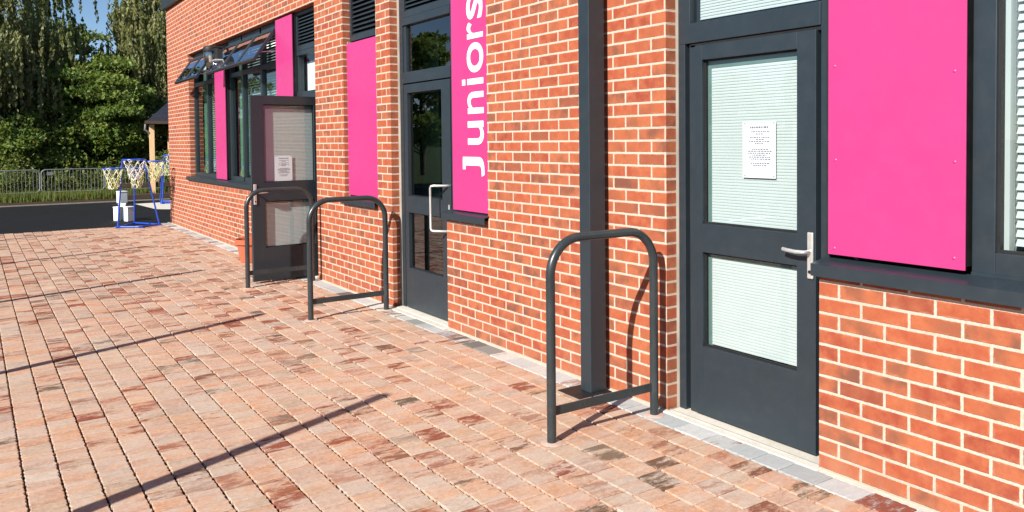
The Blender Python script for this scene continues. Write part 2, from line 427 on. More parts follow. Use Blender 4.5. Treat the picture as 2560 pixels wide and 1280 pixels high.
# ------------------------------------------------------------------ building
bld = tag(empty('school_building', (-2, 0, 0)), 'orange red brick school building with bright pink panels and dark grey doors', 'building')
bld.location = (0, 0, 0)
WT = 4.27; OB = .955; OT = 3.21
OPEN = [(-9.5, -3.98, OB, OT), (-3.98, -3.06, -.1, OT), (-2.22, -1.378, OB, OT), (-1.062, 0., -.1, OT), (0., .655, OB, OT), (2.59, 3.6, -.1, OT), (3.6, 6.2, OB, OT)]
XS = sorted({-11.36, 9.0} | {a for o in OPEN for a in o[:2]}); ZS = sorted({-.1, WT} | {OB, OT})
def void(x, z): return any(a < x < b and c < z < d for a, b, c, d in OPEN)
def uoff(x):
    if x < -3.5: return -3.98          # far-left bay
    if x < -1.03: return -3.06
    if x < 2.585: return 0.
    return 3.598
V = []; F = []; UV = []
def quad(P, uv):
    b = len(V); V.extend(P); F.append((b, b + 1, b + 2, b + 3)); UV.extend(uv)
DEP = .16
for i in range(len(XS) - 1):
    for j in range(len(ZS) - 1):
        x0, x1, z0, z1 = XS[i], XS[i + 1], ZS[j], ZS[j + 1]; xm, zm = (x0 + x1) / 2, (z0 + z1) / 2
        if void(xm, zm): continue
        o = uoff(xm) - .005
        quad([(x0, 0, z0), (x1, 0, z0), (x1, 0, z1), (x0, 0, z1)], [(x0 - o, z0), (x1 - o, z0), (x1 - o, z1), (x0 - o, z1)])
        def vd(xx, zz, inside=True): return void(xx, zz)
        rv = lambda n: 2.25 * n
        if i + 1 < len(XS) - 1 and vd(XS[i + 1] + .01, zm):   # right-facing reveal
            quad([(x1, 0, z0), (x1, DEP, z0), (x1, DEP, z1), (x1, 0, z1)], [(.120, z0), (.120 + .98 * DEP, z0), (.120 + .98 * DEP, z1), (.120, z1)])
        if i > 0 and vd(x0 - .01, zm):
            quad([(x0, DEP, z0), (x0, 0, z0), (x0, 0, z1), (x0, DEP, z1)], [(.12 + DEP, z0), (.12, z0), (.12, z1), (.12 + DEP, z1)])
        if j + 1 < len(ZS) - 1 and void(xm, z1 + .01): quad([(x0, 0, z1), (x1, 0, z1), (x1, DEP, z1), (x0, DEP, z1)], [(x0 - o, .01), (x1 - o, .01), (x1 - o, .06), (x0 - o, .06)])
        if j > 0 and void(xm, z0 - .01): quad([(x0, DEP, z0), (x1, DEP, z0), (x1, 0, z0), (x0, 0, z0)], [(x0 - o, .06), (x1 - o, .06), (x1 - o, .01), (x0 - o, .01)])
# gable end and back
quad([(-11.36, 9, -.1), (-11.36, 0, -.1), (-11.36, 0, WT), (-11.36, 9, WT)], [(0, -.1), (9, -.1), (9, WT), (0, WT)])
quad([(9, 0, -.1), (9, 9, -.1), (9, 9, WT), (9, 0, WT)], [(0, -.1), (9, -.1), (9, WT), (0, WT)])
quad([(9, 9, -.1), (-11.36, 9, -.1), (-11.36, 9, WT), (9, 9, WT)], [(0, -.1), (20.4, -.1), (20.4, WT), (0, WT)])
me = bpy.data.meshes.new('wall'); me.from_pydata(V, [], F); uvl = me.uv_layers.new(name='UVMap')
uvl.data.foreach_set('uv', np.array(UV, dtype=np.float32).ravel()); me.materials.append(M['brick'])
wall = bpy.data.objects.new('wall', me); COL.objects.link(wall); wall.parent = bld
k = MB(); k.box(-11.46, 9.1, -.07, 9.1, WT, WT + .34); k.build('fascia', 'darkgrey', bld, bevel=.004)
k = MB(); k.box(-11.42, 9.06, -.03, 9.06, WT + .342, WT + .40); k.build('roof', 'slate', bld)
# interior shell
k = MB()
x0, x1, y0, y1, z0, z1 = -11.2, 8.8, .175, 4.6, .0, 3.4
k.poly([(x0, y1, z0), (x1, y1, z0), (x1, y1, z1), (x0, y1, z1)]); k.poly([(x0, y0, z1), (x0, y1, z1), (x1, y1, z1), (x1, y0, z1)]); k.poly([(x0, y0, z0), (x1, y0, z0), (x1, y1, z0), (x0, y1, z0)])
k.poly([(x0, y0, z0), (x0, y1, z0), (x0, y1, z1), (x0, y0, z1)]); k.poly([(x1, y0, z0), (x1, y1, z0), (x1, y1, z1), (x1, y0, z1)])
for xd in (-3.02, -2.45, 2.5): k.box(xd - .05, xd + .05, y0 + .01, y1 - .01, z0 + .01, z1 - .01)
k.build('interior_lining', 'room', bld)

FY = .08  # face of frames
def frame(name, rects, parent, y0=FY, y1=.15, mat='grey', bevel=.0025):
    k = MB()
    for (a, b, c, d) in rects: k.box(a, b, y0, y1, c, d)
    return k.build(name, mat, parent, bevel=bevel)
def pane(x0, x1, z0, z1, parent, y=.125, mat='glass', name='pane'):
    k = MB(); k.poly([(x0, y, z0), (x1, y, z0), (x1, y, z1), (x0, y, z1)]); return k.build(name, mat, parent)
def blind(x0, x1, z0, z1, parent, y=.2, pitch=.016, depth=.006, open_=0., mat='blind', name='blind', thick=False):
    k = MB(); n = int((z1 - z0) / pitch)
    for i in range(n):
        a = z1 - i * pitch; h = pitch * (1 - open_)
        if thick:
            k.poly([(x0, y + depth, a), (x0, y, a - h), (x1, y, a - h), (x1, y + depth, a)])
            k.poly([(x0, y + depth, a + .0012), (x1, y + depth, a + .0012), (x1, y, a - h + .0012), (x0, y, a - h + .0012)])
        else:
            # shallow curved slat, overlapping the next
            k.poly([(x0, y + depth * .75, a), (x0, y, a - h * .55), (x1, y, a - h * .55), (x1, y + depth * .75, a)])
            k.poly([(x0, y, a - h * .55), (x0, y - .0004, a - h), (x1, y - .0004, a - h), (x1, y, a - h * .55)])
            k.poly([(x0, y - .0004, a - h), (x0, y + depth * .75, a - pitch), (x1, y + depth * .75, a - pitch), (x1, y - .0004, a - h)])
    return k.build(name, mat, parent)
def louvre(x0, x1, z0, z1, parent, y0=FY, n=9):
    w = .045
    f = frame('louvre', [(x0, x0 + w, z0, z1), (x1 - w, x1, z0, z1), (x0 + w, x1 - w, z0, z0 + w * 1.3), (x0 + w, x1 - w, z1 - w, z1)], parent, y0, .16)
    k = MB(); p = (z1 - z0 - 2.3 * w) / n
    for i in range(n):
        a = z0 + w * 1.3 + i * p
        # blade: sloping plate with a drip lip
        k.box(x0 + w + .001, x1 - w - .001, 0, .0025, 0, .05, Matrix.Translation((0, y0 + .012, a + .003)) @ Matrix.Rotation(R(-48), 4, 'X'))
        k.box(x0 + w + .001, x1 - w - .001, y0 + .009, y0 + .012, a - .004, a + .006)
    k.build('louvre_blade', 'grey', f)
    k = MB(); k.box(x0 + .002, x1 - .002, .162, .17, z0 + .002, z1 - .002); k.build('backing', 'black', f)
    return f
def sill(x0, x1, parent, end=True):
    k = MB()
    k.box(x0, x1, -.047, -.043, .928, .985)                                   # drip face
    k.v += []; b = len(k.v)
    P = [(-.0425, .9795), (.079, 1.004), (.079, 1.010), (-.047, .9855)]
    for x in (x0, x1):
        for y, z in P: k.v.append((x, y, z))
    for a, c in ((0, 1), (1, 2), (2, 3), (3, 0)): k.f.append((b + a, b + c, b + 4 + c, b + 4 + a))
    k.f.append((b + 3, b + 2, b + 1, b)); k.f.append((b + 4, b + 5, b + 6, b + 7))
    k.box(x0, x1, -.0428, -.028, .928, .931)                                   # return lip
    o = k.build('sill', 'grey', parent)
    return o
def pinkp(x0, x1, z0, z1, y, parent, rivets=()):
    k = MB(); k.box(x0, x1, y, y + .008, z0, z1); o = k.build('pink_panel', 'pink', parent, bevel=.001)
    k = MB(); k.box(x0 + .012, x1 - .012, y + .009, .12, z0 + .012, z1 - .012); k.build('carrier', 'black', o)
    for (x, z) in rivets:
        k = MB(); k.lathe([(0.0001, .0035), (.004, .003), (.0065, .0012), (.008, 0)], 14)
        r = k.build('rivet', 'pink', o, smooth=True); r.location = (x, y, z); r.rotation_euler.x = R(90)
    return o
def glazing_bead(k, x0, x1, z0, z1, y0, y1, w=.012):
    k.box(x0, x0 + w, y0, y1, z0, z1); k.box(x1 - w, x1, y0, y1, z0, z1)
    k.box(x0 + w, x1 - w, y0, y1, z0, z0 + w); k.box(x0 + w, x1 - w, y0, y1, z1 - w, z1)

# door in local coordinates: hinge at x=0 unless mirror; face y=0 (outside is -y)
def door(parent, loc, rotz, Wd, H, g1, g2, gx, glassm='glass', blinds=True, mirror=False, lever=True, stile_extra=True):
    d = part_empty('door', parent, loc, rotz)
    T = .05; (a1, b1), (a2, b2) = g1, g2; gl, gr = gx
    k = MB()
    k.box(0, gl, 0, T, .0, H); k.box(gr, Wd, 0, T, .0, H)
    k.box(gl, gr, 0, T, 0, a2); k.box(gl, gr, 0, T, b2, a1); k.box(gl, gr, 0, T, b1, H)
    k.build('leaf', 'grey', d, bevel=.0015)
    k = MB()
    for a, b in (g1, g2): glazing_bead(k, gl, gr, a, b, .0235, .032, .010)
    k.build('glazing_bead', 'black', d)
    for a, b in (g1, g2):
        pane(gl + .001, gr - .001, a + .001, b - .001, d, .030, glassm, 'glass_pane')
        if blinds: blind(gl + .036, gr - .001, a + .002, b - .050 if a > .8 else b - .035, d, .041, .0162, .0038)
        if blinds:
            k = MB(); k.box(gl + .001, gl + .036, .045, .049, a, b); k.box(gl + .036, gr - .001, .045, .049, (b - .050 if a > .8 else b - .035) + .002, b); k.build('spacer', 'spacer', d)
    if lever:
        hx = Wd - .026 if not mirror else .03
        s = -1 if not mirror else 1
        k = MB(); k.box(hx - .017, hx + .017, -.012, 0, .87, 1.10); h = k.build('handle_plate', 'steel', d, bevel=.006, seg=3)
        k = MB(); zc = 1.005
        k.tube([(hx, -.012, zc), (hx, -.045, zc), (hx + s * .008, -.055, zc), (hx + s * .05, -.058, zc - .001), (hx + s * .10, -.056, zc + .002), (hx + s * .128, -.05, zc + .004)], .0095, 12)
        k.build('handle', 'steel', d, smooth=True)
        k = MB(); k.lathe([(0.0001, .004), (.008, .004), (.009, 0)], 16); c = k.build('keyhole', 'black', d); c.location = (hx, -.012, .905); c.rotation_euler.x = R(90)
    return d

# ---- right bay: door, pink panel, window
b4 = part_empty('door_frame', bld)
frame('jamb', [(2.612, 2.662, 0, 2.125), (2.612, 2.70, 2.125, 3.2)], b4, .08, .16); frame('jamb', [(3.552, 3.615, 0, 3.2)], b4, .08, .16)
frame('hinge_post', [(2.692, 2.741, .012, 2.115)], b4, .085, .16)
frame('gap_filler', [(2.662, 2.692, 0, 2.12)], b4, .125, .16, 'black')
frame('transom', [(2.70, 3.552, 2.125, 2.238)], b4, .074, .16)
frame('head', [(2.70, 3.552, 3.12, 3.2)], b4, .08, .16)
k = MB(); k.box(2.5905, 2.612, .078, .16, 0, 3.2); k.build('mastic_joint', 'mastic', b4)
pane(2.70, 3.552, 2.238, 3.12, b4, .112)
blind(2.735, 3.55, 2.242, 3.10, b4, .13, .0162, .005)
k = MB(); k.box(2.70, 2.735, .135, .139, 2.24, 3.12); k.build('spacer', 'darkgrey', b4)
k = MB(); k.box(2.7, 3.56, .085, .16, 2.102, 2.124); k.build('head_gap', 'black', b4)
door(bld, (2.745, .072, .018), 0, .785, 2.088, (1.085, 2.005), (.390, .925), (.052, .676))
k = MB(); k.box(2.6125, 3.599, .0065, .12, -.02, .008); k.build('threshold', 'concrete', bld)
k = MB(); k.box(2.6125, 3.599, .0, .006, -.02, .012); k.build('threshold_edge', 'steel', bld)
k = MB(); k.box(2.58, 3.62, -.045, -.001, -.02, .005); k.build('doorstep', 'concrete', bld, bevel=.004)
pinkp(3.623, 4.257, 1.028, 3.17, .035, bld, [(3.655, 1.915), (4.21, 1.85), (3.66, 1.475), (4.212, 1.475), (3.655, 1.058), (4.212, 1.075)])
w4 = part_empty('window', bld)
frame('frame', [(4.262, 4.352, 1.0, 3.2), (4.352, 6.1, 1.0, 1.108), (4.352, 6.1, 3.1, 3.2)], w4)
k = MB(); k.box(4.262, 6.1, .074, .0798, 1.0, 1.022); k.build('drainage_lip', 'grey', w4)
k = MB(); glazing_bead(k, 4.352, 6.1, 1.108, 3.1, .098, .118, .012); k.build('gasket', 'black', w4)
pane(4.352, 6.1, 1.108, 3.1, w4, .112)
k = MB(); k.box(4.318, 4.352, .20, .34, 1.10, 3.1); k.build('reveal_lining', 'blind', w4)
# broad slat venetian blind with ladder cords
k = MB(); n = 52
for i in range(n):
    z = 3.09 - i * .0385
    if z < 1.13: break
    k.box(0, 1.6, -.0012, .0012, -.024, .024, Matrix.Translation((4.366, .235, z - .018)) @ Matrix.Rotation(R(-28), 4, 'X'))
k.build('blind', 'blind', w4)
k = MB()
for i in range(26):
    z = 3.09 - i * .077
    if z < 1.15: break
    k.tube([(4.362, .222, z), (4.378, .205, z + .001)], .0016, 5)
k.tube([(4.362, .222, 1.12), (4.362, .222, 3.1)], .0012, 5); k.build('blind_cord', 'cord', w4)
sill(3.585, 6.3, bld)
k = MB(); k.box(3.602, 3.62, .05, .079, 1.0, 3.18); k.build('edge_trim', 'darkgrey', bld)

# ---- middle bay: door 2 with louvre and top light, Juniors sign beside it
b3 = part_empty('door_frame', bld)
frame('jamb', [(-1.018, -.955, 0, 3.2)], b3, .08, .16); frame('jamb', [(-.046, .062, 0, 3.2)], b3, .08, .16)
frame('transom', [(-.955, -.046, 2.130, 2.232)], b3, .074, .16); frame('transom', [(-.955, -.046, 2.675, 2.745)], b3, .074, .16)
frame('hinge_post', [(-.955, -.925, .012, 2.12)], b3, .09, .16, 'darkgrey')
k = MB(); k.box(-1.0615, -1.018, .078, .16, 0, 3.2); k.build('mastic_joint', 'mastic', b3)
frame('top_light_frame', [(-.955, -.90, 2.232, 2.675), (-.955 + .055, -.046, 2.232, 2.238)], b3, .09, .16)
pane(-.90, -.046, 2.238, 2.675, b3, .115, 'glassd')
louvre(-.955, -.046, 2.747, 3.2, b3)
door(bld, (-.925, .072, .018), 0, .875, 2.10, (1.055, 2.02), (.375, .900), (.068, .722), 'glassd', blinds=False, lever=False)
pull = MB(); hx = -.10
pull.tube([(hx, .072, 1.20), (hx, .05, 1.20), (hx - .075, -.03, 1.20)] + [(-.19, -.045, 1.197), (-.2, -.048, 1.18)] + [(-.2, -.048, .83), (-.19, -.045, .812), (hx - .075, -.03, .808), (hx, .05, .806), (hx, .072, .806)], .0105, 12)
pull.build('pull_handle', 'steel', bld, smooth=True)
k = MB(); k.box(-.099, -.077, .070, .0795, .965, 1.035); k.build('lock_plate', 'steel', bld, bevel=.002)
k = MB(); k.box(-1.017, -.001, .0, .12, -.01, .008); k.build('threshold', 'concrete', bld, bevel=.002)
k = MB(); k.box(-1.08, .04, -.07, -.001, -.02, .004); k.build('doorstep', 'concrete', bld, bevel=.004)
k = MB(); k.box(.064, .654, .062, .14, .99, 3.2); k.build('panel_backing', 'darkgrey', bld)
sill(-.02, .672, bld)
# things seen dimly inside door 2
k = MB(); k.box(-1.38, -1.05, .50, .52, .1, 2.62); k.build('inner_panel', 'curtain', bld)

# Juniors sign
sg = tag(empty('sign', (.07, .02, 1.01)), 'tall pink sign panel with white Juniors lettering reading upwards beside the middle door', 'sign')
k = MB(); k.box(.005, .572, 0, .01, 0, 2.16); k.build('panel', 'pink', sg, bevel=.001)
GL = [('J', 1.30, 1.454, .252), ('u', 1.553, 1.742, .335), ('n', 1.802, 1.976, .335), ('o', 2.130, 2.368, .332), ('r', 2.402, 2.535, .335), ('s', 2.556, 2.735, .332)]
LV = []; LF = []
for ch, z0, z1, xt in GL:
    cu_ = bpy.data.curves.new('glyph', 'FONT'); cu_.body = ch; cu_.size = 1; cu_.offset = .008; cu_.extrude = .0
    cu_.resolution_u = 6
    ob = bpy.data.objects.new('glyph', cu_); COL.objects.link(ob)
    dg = bpy.context.evaluated_depsgraph_get(); me = bpy.data.meshes.new_from_object(ob.evaluated_get(dg))
    vs = [v.co.copy() for v in me.vertices]; fs = [tuple(p.vertices) for p in me.polygons]
    bpy.data.objects.remove(ob); bpy.data.curves.remove(cu_); bpy.data.meshes.remove(me)
    gx0 = min(v.x for v in vs); gx1 = max(v.x for v in vs); gy0 = min(v.y for v in vs); gy1 = max(v.y for v in vs)
    xb = .576 if ch not in 'Jo' else .579
    for layer, yy in ((0, -.0035), (1, -.0001)):
        b = len(LV)
        for v in vs:
            z = z0 + (v.x - gx0) / (gx1 - gx0) * (z1 - z0); x = xb + (v.y - gy0) / (gy1 - gy0) * (xt - xb)
            LV.append((x - .07, yy, z - 1.01))
        if layer == 0:
            b0 = b; LF += [tuple(b + i for i in f) for f in fs]
    # walls
    from collections import Counter
    ec = Counter(tuple(sorted((f[i], f[(i + 1) % len(f)]))) for f in fs for i in range(len(f)))
    for (a, c), q in ec.items():
        if q == 1: LF.append((b0 + a, b0 + c, b + c, b + a))
k = MB(); k.v = LV; k.f = LF
k.box(.252 - .07, .300 - .07, -.0035, -.0001, 2.036 - 1.01, 2.083 - 1.01); k.box(.335 - .07, .576 - .07, -.0035, -.0001, 2.036 - 1.01, 2.083 - 1.01)
k.box(.2515 - .07, .288 - .07, -.0046, -.0001, 1.352 - 1.01, 1.436 - 1.01)
k.build('lettering', 'white', sg)

# ---- narrow bay
pinkp(-2.20, -1.385, 1.020, 2.635, .035, bld)
louvre(-2.215, -1.383, 2.662, 3.2, bld)
k = MB(); k.box(-2.2195, -2.20, .05, .12, .99, 2.66); k.build('edge_trim', 'mastic', bld)
k = MB(); k.box(-2.21, -1.385, .122, .17, .99, 2.66); k.build('panel_backing', 'black', bld)
sill(-2.235, -1.362, bld)

# ---- left bays
b1 = part_empty('window', bld)
frame('frame', [(-9.49, -9.42, 1.0, 3.2), (-8.54, -8.46, 1.07, 3.11), (-7.80, -7.72, 1.0, 3.2), (-9.42, -7.80, 1.0, 1.07), (-9.42, -8.54, 2.61, 2.68), (-8.46, -7.80, 2.61, 2.68), (-9.42, -7.80, 3.11, 3.2)], b1, .085, .16)
pane(-9.42, -8.54, 1.07, 2.61, b1, .12, 'glassd'); pane(-8.46, -7.80, 1.07, 2.61, b1, .12, 'glassd')
blind(-8.95, -7.75, 1.05, 3.15, b1, .22, .039, .024, .42, 'blindg', thick=True)
k = MB(); k.box(-9.40, -9.12, .24, .26, 1.05, 3.15); k.build('curtain', 'curtain', b1)
b2 = part_empty('window', bld)
frame('frame', [(-7.08, -7.01, 1.0, 3.2), (-6.38, -6.31, 1.07, 3.11), (-5.45, -5.37, 1.07, 3.11), (-4.60, -4.53, 1.0, 3.2)] +
      [(a, b, c, d) for a, b in ((-7.01, -6.38), (-6.31, -5.45), (-5.37, -4.60)) for c, d in ((1.0, 1.07), (2.61, 2.68), (3.11, 3.2))], b2, .085, .16)
for a, b in ((-7.01, -6.38), (-6.31, -5.45), (-5.37, -4.60)): pane(a, b, 1.07, 2.61, b2, .12, 'glassd')
blind(-6.68, -5.80, 1.05, 3.15, b2, .22, .039, .024, .42, 'blindg', thick=True)
blind(-5.72, -4.60, 1.05, 3.15, b2, .22, .039, .024, .42, 'blindg', thick=True)
k = MB(); k.box(-7.35, -6.86, .23, .25, 1.0, 3.15); k.build('curtain', 'curtain', b2)
def sash(x0, x1, parent, ang=34.5, H=.50):
    Mx = Matrix.Translation((0, .045, 3.065)) @ Matrix.Rotation(R(-ang), 4, 'X')
    k = MB(); w = .034; t = .04
    for (a, b, c, d) in ((x0, x0 + w, -H, 0), (x1 - w, x1, -H, 0), (x0 + w, x1 - w, -H, -H + w), (x0 + w, x1 - w, -w, 0)): k.box(a, b, -t, 0, c, d, Mx)
    s = k.build('open_sash', 'grey', parent, bevel=.002)
    k = MB(); k.poly([tuple(Mx @ Vector(p)) for p in ((x0 + w, -.030, -H + w), (x1 - w, -.030, -H + w), (x1 - w, -.030, -w), (x0 + w, -.030, -w))]); k.build('sash_pane', 'glasss', parent)
    for xx in (x0 + .03, x1 - .03):
        k = MB(); k.tube([(xx, .07, 2.80), tuple(Mx @ Vector((xx, -.01, -H * .72)))], .006, 6); k.build('stay', 'steel', parent)
for a, b in ((-9.39, -8.575), (-8.565, -7.76)): sash(a, b, b1)
for a, b in ((-7.07, -6.24), (-6.23, -5.405), (-5.395, -4.57)): sash(a, b, b2)
pinkp(-7.72, -7.08, 1.012, 2.82, .018, bld)
pinkp(-4.535, -3.892, 1.012, 3.185, .018, bld)
k = MB(); k.box(-7.70, -7.08, .122, .17, .99, 3.2); k.build('panel_backing', 'black', bld)
k = MB(); k.box(-4.53, -3.97, .122, .17, .99, 3.2); k.build('panel_backing', 'black', bld)
sill(-9.66, -4.0, bld)
b5 = part_empty('door_frame', bld)
frame('jamb', [(-3.979, -3.92, 0, 3.2)], b5, .08, .16); frame('jamb', [(-3.115, -3.061, 0, 3.2)], b5, .08, .16)
frame('transom', [(-3.92, -3.115, 2.13, 2.215)], b5, .078, .16); frame('transom', [(-3.92, -3.115, 2.665, 2.72)], b5, .078, .16)
frame('top_light_frame', [(-3.92, -3.865, 2.215, 2.665)], b5, .09, .16)
pane(-3.865, -3.115, 2.215, 2.665, b5, .115)
k = MB(); k.box(-4.10, -3.2, .21, .23, 2.10, 2.60); k.build('curtain', 'blindg', b5)
louvre(-3.92, -3.115, 2.722, 3.2, b5)
k = MB(); k.box(-3.92, -3.12, .0, .12, -.01, .008); k.build('threshold', 'concrete', bld, bevel=.002)
k = MB(); k.box(-4.0, -3.0, -.07, -.001, -.02, .004); k.build('doorstep', 'concrete', bld, bevel=.004)
# open leaf hinged on the pier, pushed out square to the wall
hang = R(94); WD = .83
hx, hy = -3.20, .105
door(bld, (hx - WD * math.cos(hang), hy - WD * math.sin(hang), .022), hang, WD, 2.10, (1.115, 2.0), (.375, .900), (.145, .750), 'glass', mirror=True)

# ------------------------------------------------------------------ notices
def notice(name, loc, rotz, w, h, label):
    o = tag(empty(name, loc, rotz), label, 'notice')
    k = MB(); k.box(0, w, -.0006, 0, 0, h); k.build('paper', 'paper', o)
    k = MB(); rs = random.Random(3)
    lines = [(.88, .30, .016)] + [(f, q, .0035) for f, q in ((.81, .5), (.77, .2), (.71, .55), (.67, .18), (.635, .6), (.60, .25), (.50, .45), (.465, .66), (.43, .66), (.395, .4), (.36, .6), (.325, .58), (.25, .5), (.21, .35))]
    lines = [(f, q, t * 1.7) for f, q, t in lines]
    for f, q, t in lines:
        x = w * (.5 - q / 2)
        if t > .01: q *= 1.8; x = w * (.5 - q / 2); t *= .7
        while x < w * (.5 + q / 2):
            L = rs.uniform(.005, .016); k.box(x, x + L, -.0011, -.0007, f * h, f * h + (t * .55 if t > .01 else t)); x += L + .004
    k.build('print', 'ink', o)
    for x in (.008, w - .018):
        for z in (.006, h - .012): k = MB(); k.box(x, x + .012, -.0016, -.0011, z, z + .008); k.build('tape', 'cord', o)
    return o
notice('notice', (3.062, .0995, 1.372), 0, .212, .297, 'white printed notice taped to the glass of the nearest closed door')
dh = Vector((math.cos(hang), math.sin(hang)))
lx = hx - WD * dh.x + .275 * dh.x + .028 * -dh.y * -1 * 0; ly = hy - WD * dh.y + .275 * dh.y
nrm = Vector((math.sin(hang), -math.cos(hang)))
notice('notice', (lx - nrm.x * .0275, ly - nrm.y * .0275, 1.14), hang, .21, .297, 'white printed notice on the upper glass of the open door')

# ------------------------------------------------------------------ hoop barriers
def hoop(x, label):
    o = tag(empty('hoop_barrier', (x, -.485, 0)), label, 'barrier', 'black hoop barriers beside the doors')
    yo, yi, r, top = -.368, .367, .19, 1.066
    k = MB(); pts = [(0, yo, -.02), (0, yo, .4), (0, yo, top - r)] + arc((0, yo + r, top - r), r, 180, 90, 12)[1:] + arc((0, yi - r, top - r), r, 90, 0, 12) + [(0, yi, .4), (0, yi, -.02)]
    k.tube(pts, .0245, 20); k.build('hoop', 'rackpaint', o, smooth=True)
    for yy in (yo, yi):
        k = MB(); k.lathe([(.0245, .005), (.045, .004), (.058, .001), (.060, -.004)], 18); cc = k.build('base_collar', 'mortar', o, smooth=True); cc.location = (0, yy, 0)
    k = MB(); k.box(-.005, .005, yo + .02, yi - .02, .14, .188); k.build('crossbar', 'rackpaint', o, bevel=.001)
    return o
H0 = hoop(2.603, 'nearest black tubular hoop barrier standing in front of the grey square post')
for x, lb in ((-.972, 'black tubular hoop barrier between the open door and the middle closed door'), (-2.925, 'farthest black tubular hoop barrier, standing against the open door')):
    c = copy_tree(H0); c.location.x = x; c['label'] = lb

# square steel post by the wall
po = tag(empty('steel_post', (2.05, -.11, 0)), 'tall square dark grey steel post in front of the brick wall by the nearest barrier', 'post')
k = MB(); k.box(-.052, .050, -.060, .066, .004, 4.05); k.build('shaft', 'grey', po, bevel=.004, seg=3)
k = MB(); k.box(-.13, .09, -.185, .075, -.012, .0045); k.build('post_base', 'black', po, bevel=.002)  # black plate stands in for the dark, shaded pit at the post foot
k = MB(); k.box(-.30, .10, -.07, .07, 4.05, 4.17); k.build('head_plate', 'grey', po)

# terracotta pot at wall
pt = tag(empty('plant_pot', (-4.86, -.245, 0)), 'terracotta plant pot by the brick wall, half hidden by the open door', 'plant pot')
k = MB(); k.lathe([(.001, 0), (.17, 0), (.19, .03), (.235, .25), (.265, .25), (.27, .31), (.255, .315), (.24, .30), (.225, .24), (.2, .23), (.001, .23)], 40); k.v = [(a * .82, b_ * .82, c_) for a, b_, c_ in k.v]; k.build('pot', 'terra', pt, smooth=True)
k = MB(); k.lathe([(.001, .262), (.1, .255), (.232, .245)], 24); k.v = [(a * .82, b_ * .82, c_) for a, b_, c_ in k.v]; k.build('compost', 'soil', pt, smooth=True)

# wall lamp
lp = tag(empty('wall_lamp', (-6.95, 0, 3.22)), 'glass jar wall lamp with a black cap hanging in front of the open window sashes', 'lamp')
k = MB(); k.box(-.02, .02, -.21, .062, -.15, -.12); k.build('bracket', 'black', lp, bevel=.004)
k = MB(); k.lathe([(.001, .075), (.06, .072), (.105, .05), (.115, .0), (.105, -.03)], 28, (0, -.22, -.20)); k.build('cap', 'black', lp, smooth=True)
k = MB(); k.lathe([(.104, 0), (.106, -.06), (.098, -.14), (.078, -.205), (.04, -.24), (.001, -.25)], 28, (0, -.22, -.232)); k.build('shade', 'glassc', lp, smooth=True)
k = MB(); k.lathe([(.001, -.16), (.026, -.14), (.032, -.08), (.018, -.02), (.018, 0)], 16, (0, -.22, -.232)); k.build('bulb', 'whitebox', lp, smooth=True)
k = MB(); k.tube([(.10, -.22, -.21), (.2, -.2, -.20), (.30, -.18, -.20)], .016, 10); k.build('sensor_arm', 'black', lp, smooth=True)
k = MB(); k.box(.24, .40, -.23, -.14, -.36, -.215); k.build('sensor', 'black', lp, bevel=.01)
k = MB(); k.box(.16, .40, -.245, -.13, -.382, -.364); k.build('sensor_trim', 'steel', lp, bevel=.004)

# ------------------------------------------------------------------ posts left of the picture whose shadows cross the paving
proto = tag(empty('slim_post', (0, 0, 0)), 'slim dark metal post in a row on the playground side of the paving', 'post', 'row of slim posts along the paving edge')
k = MB(); k.tube([(0, 0, -.02), (0, 0, 1.2), (0, 0, 2.36)], .048, 16, r1=.042); k.build('shaft', 'darkgrey', proto, smooth=True)
k = MB(); k.lathe([(.09, 0), (.09, .012), (.05, .014)], 20); k.build('post_base', 'darkgrey', proto)
for i, (tx, ty) in enumerate(((1.361, -1.23), (-1.476, -1.155), (-4.55, -.95), (-7.55, -1.10), (-10.3, -2.2))):
    L = 2.36 / math.tan(SUN_EL); px_, py_ = tx + SUN_H.x * L, ty + SUN_H.y * L
    c = proto if i == 0 else copy_tree(proto)
    c.location = (px_, py_, 0)

